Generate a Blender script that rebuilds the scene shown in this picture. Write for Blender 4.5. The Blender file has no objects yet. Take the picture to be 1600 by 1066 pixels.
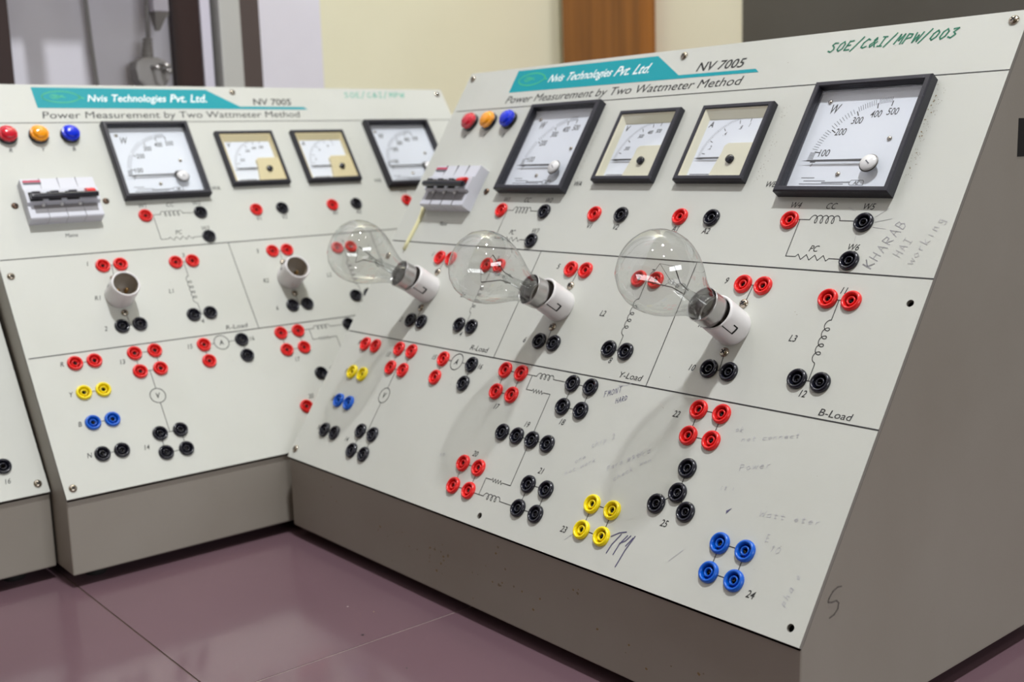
import bpy, bmesh, math, random
from mathutils import Vector, Matrix
from mathutils.geometry import delaunay_2d_cdt
random.seed(7)
S = 0.001                      # the scene is laid out in millimetres
scn = bpy.context.scene
COL = scn.collection
PI = math.pi

# ------------------------------------------------------------------ camera, world, light
PITCH, ROLL, FOC = 0.16610, -0.03047, 1.7695     # radians, radians, focal length / (image width/1.6)
def _rx(a): c, s = math.cos(a), math.sin(a); return Matrix(((1,0,0),(0,c,-s),(0,s,c)))
def _ry(a): c, s = math.cos(a), math.sin(a); return Matrix(((c,0,s),(0,1,0),(-s,0,c)))
RC = _ry(ROLL) @ _rx(PITCH)
cd = bpy.data.cameras.new('camera'); cam = bpy.data.objects.new('camera', cd); COL.objects.link(cam)
M = Matrix.Identity(4)
for i in range(3):
    M[i][0] = RC[0][i]; M[i][1] = RC[2][i]; M[i][2] = -RC[1][i]
M[2][3] = 379.2*S
cam.matrix_world = M
cd.sensor_width = 36; cd.lens = 36*FOC/1.6; cd.clip_start = 0.01; cd.clip_end = 50
cd.dof.use_dof = True; cd.dof.focus_distance = 0.79; cd.dof.aperture_fstop = 7.6; cd.dof.aperture_blades = 0
scn.camera = cam

w = bpy.data.worlds.new('world'); scn.world = w; w.use_nodes = True
wn = w.node_tree; bg = wn.nodes['Background']; bg.inputs[1].default_value = 1.0
tcw = wn.nodes.new('ShaderNodeTexCoord'); sx = wn.nodes.new('ShaderNodeSeparateXYZ'); rp = wn.nodes.new('ShaderNodeValToRGB')
wn.links.new(tcw.outputs['Generated'], sx.inputs[0]); wn.links.new(sx.outputs['Z'], rp.inputs[0]); wn.links.new(rp.outputs[0], bg.inputs[0])
rp.color_ramp.elements[0].position = 0.0; rp.color_ramp.elements[0].color = (0.045, 0.038, 0.028, 1)      # dim room around, pale ceiling above
rp.color_ramp.elements[1].position = 0.75; rp.color_ramp.elements[1].color = (0.22, 0.175, 0.095, 1)

def area(name, loc, target, sx, sy, power, col, shape='ELLIPSE'):
    l = bpy.data.lights.new(name, 'AREA'); l.shape = shape; l.size = sx; l.size_y = sy
    l.energy = power; l.color = col
    o = bpy.data.objects.new(name, l); COL.objects.link(o); o.location = loc
    o.rotation_euler = (Vector(target)-Vector(loc)).to_track_quat('-Z', 'Y').to_euler()
    return o
LC = (0.97, 0.985, 1.0)
HC = 3.278
area('ceiling_lamp', (0.234, 0.342, 3.38), (0.234, 0.343, 0), 0.2, 0.2, 86, LC)
area('ceiling_lamp', (-1.30, 0.10, HC), (-1.30, 0.101, 0), 0.2, 0.2, 3, LC)
area('ceiling_lamp', (1.60, -0.30, HC), (1.60, -0.30, 0), 0.2, 0.2, 4, LC)
area('ceiling_lamp', (0.30, -1.70, HC), (0.30, -1.70, 0), 0.2, 0.2, 6, LC)
area('wall_fill_light', (0.03, 1.45, 2.55), (0.09, 2.0, 2.45), 1.0, 0.12, 42, LC, 'RECTANGLE')  # added fill that brightens the walls, stands for no known fitting
area('daylight_window', (2.60, -2.20, 1.15), (0.1, 0.9, 0.2), 2.6, 0.8, 52, (0.95, 0.97, 1.0), 'RECTANGLE')
scn.view_settings.view_transform = 'Standard'; scn.view_settings.look = 'None'
scn.view_settings.gamma = 1; scn.view_settings.use_curve_mapping = False
scn.view_settings.exposure = 0.06

# ------------------------------------------------------------------ materials
def srgb(r, g, b):
    f = lambda c: (c/255/12.92) if c/255 <= .04045 else ((c/255+.055)/1.055)**2.4
    return (f(r), f(g), f(b), 1)
def mat(name, col, rough=.5, metal=0, spec=.5, coat=0, noise=None, bump=None):
    m = bpy.data.materials.new(name); m.use_nodes = True; nt = m.node_tree
    b = nt.nodes['Principled BSDF']
    b.inputs['Base Color'].default_value = col; b.inputs['Roughness'].default_value = rough
    b.inputs['Metallic'].default_value = metal; b.inputs['Specular IOR Level'].default_value = spec
    b.inputs['Coat Weight'].default_value = coat
    tc = nt.nodes.new('ShaderNodeTexCoord')
    if noise:                                     # (scale, colour 2, from, to)
        sc, c2, a, z = noise
        n = nt.nodes.new('ShaderNodeTexNoise'); n.inputs['Scale'].default_value = sc; n.inputs['Detail'].default_value = 5
        r = nt.nodes.new('ShaderNodeMapRange'); r.inputs['From Min'].default_value = a; r.inputs['From Max'].default_value = z
        x = nt.nodes.new('ShaderNodeMix'); x.data_type = 'RGBA'
        nt.links.new(tc.outputs['Object'], n.inputs['Vector']); nt.links.new(n.outputs[0], r.inputs[0])
        nt.links.new(r.outputs[0], x.inputs['Factor']); x.inputs['A'].default_value = col; x.inputs['B'].default_value = c2
        nt.links.new(x.outputs['Result'], b.inputs['Base Color'])
    if bump:
        n = nt.nodes.new('ShaderNodeTexNoise'); n.inputs['Scale'].default_value = bump[0]; n.inputs['Detail'].default_value = 3
        u = nt.nodes.new('ShaderNodeBump'); u.inputs['Strength'].default_value = bump[1]; u.inputs['Distance'].default_value = bump[2]
        nt.links.new(tc.outputs['Object'], n.inputs['Vector']); nt.links.new(n.outputs[0], u.inputs['Height'])
        nt.links.new(u.outputs[0], b.inputs['Normal'])
    return m
def glass(name, lo, hi, f0=.05, power=5.0, edge=4.0):
    # thin clear glass: see-through, mirror-like towards grazing angles, denser at the rim
    m = bpy.data.materials.new(name); m.use_nodes = True; nt = m.node_tree; nt.nodes.clear()
    o = nt.nodes.new('ShaderNodeOutputMaterial'); t = nt.nodes.new('ShaderNodeBsdfTransparent')
    g = nt.nodes.new('ShaderNodeBsdfGlossy'); g.inputs['Roughness'].default_value = .02
    lw = nt.nodes.new('ShaderNodeLayerWeight'); lw.inputs['Blend'].default_value = .5
    def pw(e):
        p = nt.nodes.new('ShaderNodeMath'); p.operation = 'POWER'; p.inputs[1].default_value = e
        nt.links.new(lw.outputs['Facing'], p.inputs[0]); return p.outputs[0]
    r = nt.nodes.new('ShaderNodeMapRange'); r.inputs['To Min'].default_value = f0; r.inputs['To Max'].default_value = .9
    nt.links.new(pw(power), r.inputs[0])
    x = nt.nodes.new('ShaderNodeMix'); x.data_type = 'RGBA'; x.inputs['A'].default_value = lo; x.inputs['B'].default_value = hi
    k = nt.nodes.new('ShaderNodeMixShader')
    nt.links.new(pw(edge), x.inputs['Factor'])
    nt.links.new(x.outputs['Result'], t.inputs['Color']); nt.links.new(r.outputs[0], k.inputs[0])
    nt.links.new(t.outputs[0], k.inputs[1]); nt.links.new(g.outputs[0], k.inputs[2]); nt.links.new(k.outputs[0], o.inputs[0])
    return m

MT = {}
MT['panel'] = mat('panel_paint', srgb(198,200,194), .42, noise=(9, srgb(193,195,188), .45, .75), bump=(900, .12, .0002))
MT['chassis'] = mat('chassis_paint', srgb(152,147,138), .5, noise=(6, srgb(145,139,129), .4, .7), bump=(700, .2, .0002))
MT['plate_edge'] = mat('plate_edge', srgb(140,137,131), .5)
MT['rubber'] = mat('black_rubber', srgb(28,27,27), .8)
MT['inside'] = mat('chassis_inside', srgb(38,36,34), .9)
MT['red'] = mat('red_plastic', srgb(226,34,34), .28, spec=.55)
MT['black'] = mat('black_plastic', srgb(25,26,38), .22, spec=.6)
MT['yellow'] = mat('yellow_plastic', srgb(243,220,8), .28, spec=.55)
MT['blue'] = mat('blue_plastic', srgb(8,92,200), .28, spec=.55)
MT['contact'] = mat('socket_contact', srgb(30,24,20), .45, metal=.6)
MT['bezel'] = mat('bezel_plastic', srgb(36,36,46), .42, noise=(600, srgb(62,62,72), .62, .75), bump=(1500, .25, .0002))
MT['dial'] = mat('dial_white', srgb(232,236,246), .5)
MT['cream'] = mat('cream_plastic', srgb(226,222,200), .45)
MT['cream_old'] = mat('aged_cream_plastic', srgb(222,208,165), .45)
MT['ink'] = mat('black_print', srgb(38,38,40), .6)
MT['ink_grey'] = mat('grey_print', srgb(110,112,120), .6)
MT['teal'] = mat('teal_print', srgb(0,150,163), .55, spec=.3)
MT['white_ink'] = mat('white_print', srgb(240,246,246), .5)
MT['logo'] = mat('green_print', srgb(70,190,130), .5)
MT['marker'] = mat('green_marker', srgb(0,112,84), .5)
MT['marker_pale'] = mat('pale_green_marker', srgb(96,178,160), .5)
MT['pencil'] = mat('pencil', srgb(160,160,164), .6)
MT['pencil_side'] = mat('pencil_on_grey', srgb(108,103,98), .6)
MT['pencil_pale'] = mat('faint_pencil', srgb(180,180,181), .6)
MT['pen'] = mat('ballpoint_ink', srgb(84,80,116), .5)
MT['pen_pale'] = mat('faint_ink', srgb(182,182,190), .5)
MT['dirt'] = mat('dirt_specks', srgb(124,112,94), .8)
MT['brown_dirt'] = mat('brown_specks', srgb(132,112,78), .8)
MT['metal'] = mat('nickel', srgb(176,166,152), .25, metal=1)
MT['steel_old'] = mat('tarnished_screw', srgb(120,98,84), .35, metal=1)
MT['dark'] = mat('recess_black', srgb(18,16,16), .7)  # stands for shade in slots and recesses; some crumbs use it too
MT['cap'] = mat('bulb_cap_metal', srgb(188,186,186), .3, metal=1)
MT['holder'] = mat('white_bakelite', srgb(222,220,221), .3)
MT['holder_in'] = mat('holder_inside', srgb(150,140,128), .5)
MT['brass'] = mat('brass', srgb(150,120,80), .35, metal=1)
MT['mcb'] = mat('breaker_white', srgb(208,210,220), .4)
MT['mcb_grey'] = mat('breaker_grey', srgb(132,130,134), .5)
MT['label_red'] = mat('label_red', srgb(190,60,90), .5)
MT['lens_red'] = mat('red_lens', srgb(205,16,44), .16, spec=.6, coat=.5)
MT['lens_amber'] = mat('amber_lens', srgb(250,160,10), .16, spec=.6, coat=.5)
MT['lens_blue'] = mat('blue_lens', srgb(4,44,214), .2, spec=.4, coat=.2)
MT['knob_clear'] = mat('clear_knob', srgb(226,226,228), .15, spec=.7)
MT['filament'] = mat('wire_metal', srgb(96,94,92), .4, metal=.8)
MT['glass_stem'] = glass('stem_glass', (.9,.91,.91,1), (.5,.5,.5,1), .09)
MT['bulb_glass'] = glass('bulb_glass', (.935,.94,.935,1), (.70,.71,.70,1), .11)
MT['pane'] = glass('meter_glass', (.98,.985,.985,1), (.85,.85,.85,1), .04)
MT['tile'] = mat('mauve_tile', srgb(108,85,93), .13, spec=.5, noise=(2.5, srgb(99,77,85), .35, .7))
MT['grout'] = mat('grout', srgb(62,44,34), .8)
MT['grout_pale'] = mat('pale_grout', srgb(176,164,158), .8)
MT['bench'] = mat('bench_wood', srgb(96,72,54), .6)
MT['floor'] = mat('floor_tile', srgb(110,102,92), .4)
MT['wall_white'] = mat('white_wall', srgb(232,230,240), .7, noise=(5, srgb(224,221,230), .4, .7))
MT['wall_yellow'] = mat('yellow_wall', srgb(240,237,208), .7, noise=(3, srgb(234,230,200), .4, .7))
MT['wall_cream'] = mat('cream_wall', srgb(244,239,214), .7)
MT['grey_side'] = mat('grey_laminate', srgb(104,102,96), .6, noise=(2, srgb(80,76,68), .3, .7))
MT['maroon'] = mat('maroon_paint', srgb(44,18,11), .5)
MT['taupe'] = mat('taupe_paint', srgb(84,72,68), .6)
MT['white_pvc'] = mat('white_pvc', srgb(222,218,232), .4)
MT['pale_pvc'] = mat('pale_pvc', srgb(196,196,192), .4)
MT['black_gap'] = mat('black_gap', srgb(34,28,26), .8)
MT['cable'] = mat('grey_cable', srgb(150,148,148), .45)
MT['plug'] = mat('grey_plug', srgb(146,143,142), .4)
MT['strip_cream'] = mat('cream_strip', srgb(228,224,178), .5)
def wood():
    m = bpy.data.materials.new('brown_wood'); m.use_nodes = True; nt = m.node_tree; b = nt.nodes['Principled BSDF']
    tc = nt.nodes.new('ShaderNodeTexCoord'); mp = nt.nodes.new('ShaderNodeMapping'); mp.inputs['Scale'].default_value = (28, 28, 1.2)
    n = nt.nodes.new('ShaderNodeTexNoise'); n.inputs['Scale'].default_value = 1.6; n.inputs['Detail'].default_value = 6
    r = nt.nodes.new('ShaderNodeValToRGB'); r.color_ramp.elements[0].color = srgb(112,66,16); r.color_ramp.elements[1].color = srgb(158,98,34)
    r.color_ramp.elements[0].position = .3; r.color_ramp.elements[1].position = .7
    nt.links.new(tc.outputs['Object'], mp.inputs[0]); nt.links.new(mp.outputs[0], n.inputs['Vector'])
    nt.links.new(n.outputs[0], r.inputs[0]); nt.links.new(r.outputs[0], b.inputs['Base Color']); b.inputs['Roughness'].default_value = .35
    return m
MT['wood'] = wood()

# ------------------------------------------------------------------ mesh helpers (everything in mm)
class MB:
    def __init__(s): s.v = []; s.f = []; s.m = []; s.mats = []; s.sm = []
    def mi(s, m):
        if m not in s.mats: s.mats.append(m)
        return s.mats.index(m)
    def add(s, vs, fs, m, smooth=False):
        o = len(s.v); s.v += [tuple(p) for p in vs]; k = s.mi(m)
        for f in fs: s.f.append(tuple(i+o for i in f)); s.m.append(k); s.sm.append(smooth)
    def box(s, x0, x1, y0, y1, z0, z1, m):
        vs = [(x,y,z) for z in (z0,z1) for y in (y0,y1) for x in (x0,x1)]
        s.add(vs, [(0,2,3,1),(4,5,7,6),(0,1,5,4),(2,6,7,3),(0,4,6,2),(1,3,7,5)], m)
    def prism(s, poly, axis, a, b, m):           # poly of 2D points extruded along an axis
        def P(p, h):
            return {'z': (p[0],p[1],h), 'x': (h,p[0],p[1]), 'y': (p[0],h,p[1])}[axis]
        n = len(poly); vs = [P(p,a) for p in poly]+[P(p,b) for p in poly]
        s.add(vs, [tuple(range(n))[::-1], tuple(range(n,2*n))]+[(i,(i+1)%n,n+(i+1)%n,n+i) for i in range(n)], m)
    def lathe(s, prof, m, n=28, c=(0,0,0), M=None, smooth=True, close=False):
        vs = []; fs = []
        for r, z in prof:
            for i in range(n):
                a = 2*PI*i/n; vs.append(Vector((c[0]+r*math.cos(a), c[1]+r*math.sin(a), c[2]+z)))
        for j in range(len(prof)-1):
            for i in range(n): fs.append((j*n+i, j*n+(i+1)%n, (j+1)*n+(i+1)%n, (j+1)*n+i))
        if prof[-1][0] > 1e-6 and close: fs.append(tuple((len(prof)-1)*n+i for i in range(n)))
        if M is not None: vs = [M @ v for v in vs]
        s.add(vs, fs, m, smooth)
    def tube(s, pts, r, m, n=8):
        pts = [Vector(p) for p in pts]; vs = []; fs = []; up = None
        for i, p in enumerate(pts):
            d = (pts[min(i+1,len(pts)-1)]-pts[max(i-1,0)]).normalized()
            if up is None: up = d.orthogonal().normalized()
            up = (up-d*up.dot(d)).normalized(); q = d.cross(up)
            rr = r[i] if isinstance(r, (list,tuple)) else r
            for k in range(n):
                a = 2*PI*k/n; vs.append(p+(up*math.cos(a)+q*math.sin(a))*rr)
        for i in range(len(pts)-1):
            for k in range(n): fs.append((i*n+k, i*n+(k+1)%n, (i+1)*n+(k+1)%n, (i+1)*n+k))
        fs.append(tuple(range(n))[::-1]); fs.append(tuple((len(pts)-1)*n+k for k in range(n)))
        s.add(vs, fs, m, True)
    def line(s, pts, wd, m, h=.16):              # flat inked stroke on the plane z = h
        for (a, b) in zip(pts[:-1], pts[1:]):
            dx, dy = b[0]-a[0], b[1]-a[1]; L = math.hypot(dx, dy)
            if L < 1e-6: continue
            nx, ny = -dy/L*wd/2, dx/L*wd/2; ex, ey = dx/L*wd*.3, dy/L*wd*.3
            s.add([(a[0]-ex+nx,a[1]-ey+ny,h),(a[0]-ex-nx,a[1]-ey-ny,h),(b[0]+ex-nx,b[1]+ey-ny,h),(b[0]+ex+nx,b[1]+ey+ny,h)], [(0,1,2,3)], m)
    def flat(s, poly, m, h=.12): s.add([(p[0],p[1],h) for p in poly], [tuple(range(len(poly)))], m)
    def mesh(s, name, bevel=0):
        me = bpy.data.meshes.new(name)
        me.from_pydata([tuple(c*S for c in p) for p in s.v], [], s.f)
        for m in s.mats: me.materials.append(MT[m])
        me.polygons.foreach_set('material_index', s.m); me.polygons.foreach_set('use_smooth', s.sm)
        if bevel:
            b = bmesh.new(); b.from_mesh(me)
            bmesh.ops.remove_doubles(b, verts=b.verts, dist=1e-7)
            es = [e for e in b.edges if len(e.link_faces) == 2 and e.calc_face_angle(0) > .5]
            bmesh.ops.bevel(b, geom=es, offset=bevel*S, segments=2, profile=.7, affect='EDGES', clamp_overlap=True)
            b.to_mesh(me); b.free()
        me.update(); return me
def obj(name, me, parent=None, loc=(0,0,0), rot=(0,0,0), label=None):
    o = bpy.data.objects.new(name, me); COL.objects.link(o); o.parent = parent
    o.location = tuple(c*S for c in loc); o.rotation_euler = rot
    if label: o['label'] = label
    return o
def thing(name, label, cat, loc=(0,0,0), rz=0, group=None):
    o = bpy.data.objects.new(name, None); COL.objects.link(o); o.empty_display_size = .02
    o.location = tuple(c*S for c in loc); o.rotation_euler = (0,0,rz); o['label'] = label; o['category'] = cat
    if group: o['group'] = group
    return o
_txt = {}
def text_geo(s, bold=0):
    k = (s, bold)
    if k not in _txt:
        c = bpy.data.curves.new('t', 'FONT'); c.body = s; c.size = 1; c.offset = bold; c.resolution_u = 3
        o = bpy.data.objects.new('t', c); COL.objects.link(o); bpy.context.view_layer.update()
        dg = bpy.context.evaluated_depsgraph_get(); me = bpy.data.meshes.new_from_object(o.evaluated_get(dg))
        vs = [tuple(v.co) for v in me.vertices]; fs = [tuple(p.vertices) for p in me.polygons]
        bpy.data.objects.remove(o); bpy.data.curves.remove(c); bpy.data.meshes.remove(me)
        _txt[k] = (vs, fs)
    return _txt[k]
_cap = None
def text(b, s, u, v, cap, m='ink', width=None, cx=.86, shear=.22, bold=0, align='c', h=.16, rot=0):
    """centre (or left end, align='l') of the word at u, v = middle of the capitals"""
    global _cap
    if _cap is None: _cap = max(p[1] for p in text_geo('H')[0])
    vs, fs = text_geo(s, bold)
    x0 = min(p[0] for p in vs); x1 = max(p[0] for p in vs); k = cap/_cap
    kx = (width/(x1-x0)) if width else k*cx
    out = []; ca, sa = math.cos(rot), math.sin(rot)
    for p in vs:
        y = p[1]*k-cap/2; x = (p[0]-x0)*kx + y*shear
        if align == 'c': x -= (x1-x0)*kx/2
        out.append((u+x*ca-y*sa, v+x*sa+y*ca, h))
    b.add(out, fs, m)
GL = {  # hand-drawn capitals as strokes in a unit box
 'S': [[(.85,.95),(.3,1),(.1,.75),(.6,.5),(.8,.25),(.5,0),(.0,.08)]], 'O': [[(.5,1),(.1,.7),(.1,.2),(.45,0),(.85,.25),(.88,.75),(.5,1)]],
 'E': [[(.15,1),(.1,0)],[(.12,.98),(.8,1)],[(.12,.5),(.65,.52)],[(.1,.02),(.85,0)]], '/': [[(.0,-.2),(.75,1.25)]],
 'C': [[(.85,.85),(.45,1),(.1,.6),(.15,.12),(.5,0),(.85,.15)]], '&': [[(.95,.0),(.3,.75),(.5,1),(.65,.75),(.05,.25),(.3,0),(.95,.5)]],
 'I': [[(.5,1),(.5,0)],[(.15,1),(.85,1)],[(.15,0),(.85,0)]], 'M': [[(.05,0),(.2,1),(.5,.35),(.85,1),(.95,0)]],
 'P': [[(.1,0),(.15,1)],[(.15,1),(.8,.9),(.8,.55),(.12,.45)]], 'W': [[(.0,1),(.2,0),(.5,.7),(.75,0),(1,1)]],
 '0': [[(.5,1),(.12,.7),(.12,.2),(.45,0),(.82,.25),(.85,.75),(.5,1)]], '3': [[(.1,.95),(.8,1),(.4,.55),(.85,.3),(.5,0),(.05,.1)]],
 'K': [[(.1,1),(.1,0)],[(.8,1),(.12,.45),(.85,0)]], 'H': [[(.1,1),(.1,0)],[(.85,1),(.85,0)],[(.1,.5),(.85,.5)]],
 'A': [[(.05,0),(.5,1),(.92,0)],[(.2,.4),(.78,.4)]], 'R': [[(.1,0),(.12,1),(.8,.85),(.75,.55),(.12,.5),(.85,0)]],
 'B': [[(.1,0),(.12,1),(.75,.85),(.6,.55),(.12,.5)],[(.6,.55),(.85,.25),(.5,0),(.1,0)]], 'F': [[(.1,0),(.12,1),(.85,1)],[(.12,.55),(.6,.55)]],
 'N': [[(.1,0),(.12,1),(.8,0),(.85,1)]], 'T': [[(.5,0),(.5,1)],[(.05,1),(.95,1)]], 'D': [[(.1,0),(.12,1),(.75,.75),(.75,.25),(.1,0)]],
 'w': [[(.0,.6),(.2,0),(.5,.5),(.75,0),(1,.6)]], 'o': [[(.5,.6),(.1,.3),(.5,0),(.85,.3),(.5,.6)]], 'r': [[(.2,.6),(.2,0)],[(.2,.4),(.7,.6)]],
 'k': [[(.1,1),(.1,0)],[(.7,.6),(.12,.25),(.75,0)]], 'i': [[(.4,.6),(.4,0)]], 'n': [[(.1,0),(.15,.6)],[(.15,.45),(.6,.6),(.75,0)]],
 'g': [[(.8,.6),(.2,.5),(.3,.1),(.75,.3),(.75,-.35),(.2,-.3)]], 'c': [[(.8,.5),(.3,.6),(.1,.2),(.5,0),(.8,.1)]], 'h': [[(.1,1),(.1,0)],[(.1,.4),(.6,.55),(.75,0)]],
 'p': [[(.1,.6),(.1,-.4)],[(.1,.5),(.7,.5),(.7,.1),(.1,.1)]], '2': [[(.1,.8),(.5,1),(.8,.7),(.1,0),(.9,0)]], 'e': [[(.1,.3),(.8,.35),(.5,.6),(.1,.3),(.4,0),(.8,.1)]],
 't': [[(.4,.9),(.4,0),(.7,.05)],[(.1,.6),(.8,.6)]], 'a': [[(.8,.6),(.2,.5),(.2,.1),(.75,.1),(.8,.6),(.85,0)]], '1': [[(.3,.8),(.6,1),(.5,0)]], ' ': []}
def hand(b, s, u, v, w_, h_, m, lw=.9, rot=0, shear=.2, jit=.04):
    """handwriting: s starts at u, v (lower left), each letter w_ x h_"""
    ca, sa = math.cos(rot), math.sin(rot)
    for i, ch in enumerate(s):
        for st in GL.get(ch, []):
            pts = []
            for (x, y) in st:
                x += random.uniform(-jit, jit); y += random.uniform(-jit, jit)
                X = (i*1.28+x)*w_ + y*h_*shear; Y = y*h_
                pts.append((u+X*ca-Y*sa, v+X*sa+Y*ca))
            b.line(pts, lw, m, .2)
def coil(b, p, q, n, amp, side=1, k=1.35, wd=.55):
    dx, dy = q[0]-p[0], q[1]-p[1]; L = math.hypot(dx, dy); ex, ey = dx/L, dy/L; nx, ny = -ey*side, ex*side
    pts = []; N = n*14
    for i in range(N+1):
        t = i/N; a = 2*PI*n*t; al = L*t-k*L/n/(2*PI)*math.sin(a)*1.0; pe = amp*(1-math.cos(a))/2*1.0
        pts.append((p[0]+ex*al+nx*pe, p[1]+ey*al+ny*pe))
    b.line(pts, wd, 'ink')
def humps(b, p, q, n, A, off, side=1, wd=.6, k=.40):
    """inductor symbol: bumps on one side closed by small loops on the other"""
    dx, dy = q[0]-p[0], q[1]-p[1]; L = math.hypot(dx, dy); ex, ey = dx/L, dy/L; nx, ny = -ey*side, ex*side
    a0 = math.acos(1-2*off/A); N = 22*n; r = L/n; raw = []
    for i in range(N+1):
        a = a0+(2*PI*n-2*a0)*i/N
        raw.append((r*a/(2*PI)-k*r*math.sin(a), A*(1-math.cos(a))/2-off))
    x0, x1 = raw[0][0], raw[-1][0]; f = L/(x1-x0)
    b.line([(p[0]+ex*(x-x0)*f+nx*y, p[1]+ey*(x-x0)*f+ny*y) for x, y in raw], wd, 'ink')
def zig(b, p, q, n, amp, wd=.55):
    dx, dy = q[0]-p[0], q[1]-p[1]; L = math.hypot(dx, dy); ex, ey = dx/L, dy/L; nx, ny = -ey, ex
    pts = [p]
    for i in range(2*n):
        t = (i+.5)/(2*n); s = amp if i % 2 == 0 else -amp
        pts.append((p[0]+dx*t+nx*s, p[1]+dy*t+ny*s))
    pts.append(q); b.line(pts, wd, 'ink')

# ------------------------------------------------------------------ the trainer console
TILT = 0.98465; CT, ST = math.cos(TILT), math.sin(TILT)
PW, PV, Z0, DEPTH = 615.0, 455.5, 84.0, 330.0
def on(u, v, h=0): return (u, v*CT-h*ST, Z0+v*ST+h*CT)      # a place on the sloping panel
ROT = (TILT, 0, 0)
SOCK = []                                                   # (u, v, colour)
def pr_(u, v, c, d=18.3): SOCK.extend([(u,v,c),(u+d,v,c)])
def quad_(u, v, c, du=20.7, dv=20.3): SOCK.extend([(u,v,c),(u+du,v,c),(u,v-dv,c),(u+du,v-dv,c)])
for v_, c_ in ((131,'red'),(100,'yellow'),(68.7,'blue'),(36.7,'black')): pr_(41.9, v_, c_)
quad_(100, 132.9, 'red', 20.5, 20); quad_(100, 46.1, 'black', 20.4, 20.1)
SOCK += [(172,131.7,'red'),(172,113.1,'red'),(214,131.7,'black'),(214,113.1,'black')]
quad_(260, 132.9, 'red'); quad_(344, 132.7, 'black'); quad_(259, 45.8, 'red'); quad_(343, 45.2, 'black')
quad_(475.4, 132.2, 'red'); quad_(414.7, 45.2, 'yellow'); quad_(534.4, 45.6, 'blue')
SOCK += [(289.2,80,'black'),(307.7,80,'black'),(326.2,80,'black'),(344.7,80,'black')]
SOCK += [(485.7,88.8,'black'),(485.7,70.3,'black'),(471.5,58.9,'black'),(498.4,58.9,'black')]
for u_ in (96.5, 285.3, 470.0): pr_(u_, 232.7, 'red', 18.0); pr_(u_, 163.7, 'black', 18.0)
for u_, a_, b_ in ((172.1,229.4,166.8),(366.8,229.4,166.5),(544.8,227.3,166.6)): pr_(u_, a_, 'red', 18.3); pr_(u_, b_, 'black', 18.3)
SOCK += [(156.8,287.7,'red'),(218.2,287.7,'black'),(218.3,257.4,'black'),(284.4,286.9,'red'),(316.6,286.9,'black'),
         (382.5,286.9,'red'),(415.1,286.9,'black'),(488.4,287.1,'red'),(549.8,287.1,'black'),(549.8,257.2,'black')]
HOLD = (103.3, 293.3, 477.3)
SCREW = dict(TL=(7.7,447.8), TM=(308.9,447.8), TR=(605.5,447.5), LM=(7.8,230), RM=(605.3,229.7), BR=(604.9,9.5), BM=(304.2,9.3), BL=(7.8,9.7))

def panel_mesh(sockets, open_holes, name='panel'):
    t = 3.0; vs = [(0,0),(PW,0),(PW,PV),(0,PV)]; loops = [[0,1,2,3]]
    def circ(u, v, r, n):
        i = len(vs); vs.extend([(u+r*math.cos(2*PI*k/n), v+r*math.sin(2*PI*k/n)) for k in range(n)]); loops.append(list(range(i, i+n)))
    for (u, v, c) in sockets: circ(u, v, 5.2, 16)
    for (u, v) in open_holes: circ(u, v, 2.6, 14)
    edges = [(l[i], l[(i+1) % len(l)]) for l in loops for i in range(len(l))]
    V, Ed, F, ov, oe, of = delaunay_2d_cdt([Vector(p) for p in vs], edges, [], 0, 1e-6)
    holes = [(u,v,5.2) for u,v,c in sockets]+[(u,v,2.6) for u,v in open_holes]
    keep = []
    for f in F:
        cx = sum(V[i][0] for i in f)/len(f); cy = sum(V[i][1] for i in f)/len(f)
        if not any((cx-u)**2+(cy-v)**2 < (r*.97)**2 for u, v, r in holes): keep.append(tuple(f))
    b = MB(); n = len(V)
    b.add([(p[0],p[1],0) for p in V]+[(p[0],p[1],-t) for p in V], keep+[tuple(i+n for i in f[::-1]) for f in keep], 'panel')
    cnt = {}
    for f in keep:
        for i in range(len(f)):
            e = (f[i], f[(i+1) % len(f)]); cnt[e] = 1
    for (a, c) in list(cnt):
        if (c, a) not in cnt:
            k = b.mi('plate_edge'); b.f.append((a, a+n, c+n, c)); b.m.append(k); b.sm.append(False)
    return b.mesh(name)

def chassis_mesh(name='chassis', slot=True):
    b = MB(); y1 = PV*CT; zt = Z0+PV*ST
    e = 3.2                                                    # the panel lies on the sloping opening
    fy, fz = e*ST, Z0-e*CT
    A = [(2.0,12),(2.0,Z0-e*CT-.6),(fy,fz),(y1+e*ST,zt-e*CT),(y1+e*ST,zt),(y1+46,zt),(DEPTH,zt-70),(DEPTH,12)]
    A[1] = (2.0, Z0+(2.0-fy)*math.tan(TILT)-e*CT)
    A.pop(2)
    n = len(A)
    vs = [(0,)+p for p in A]+[(PW,)+p for p in A]
    fs = [tuple(range(n)), tuple(range(2*n-1, n-1, -1))]
    for i in range(n):
        if i == 1: continue                                    # open under the panel
        j = (i+1) % n; fs.append((i, i+n, j+n, j))
    b.add(vs, fs, 'chassis')
    me = b.mesh(name)
    q = bmesh.new(); q.from_mesh(me)
    bmesh.ops.recalc_face_normals(q, faces=q.faces)
    es = [x for x in q.edges if len(x.link_faces) == 2]
    bmesh.ops.bevel(q, geom=es, offset=2.0*S, segments=3, profile=.6, affect='EDGES', clamp_overlap=True)
    q.to_mesh(me); q.free()
    return me

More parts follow.
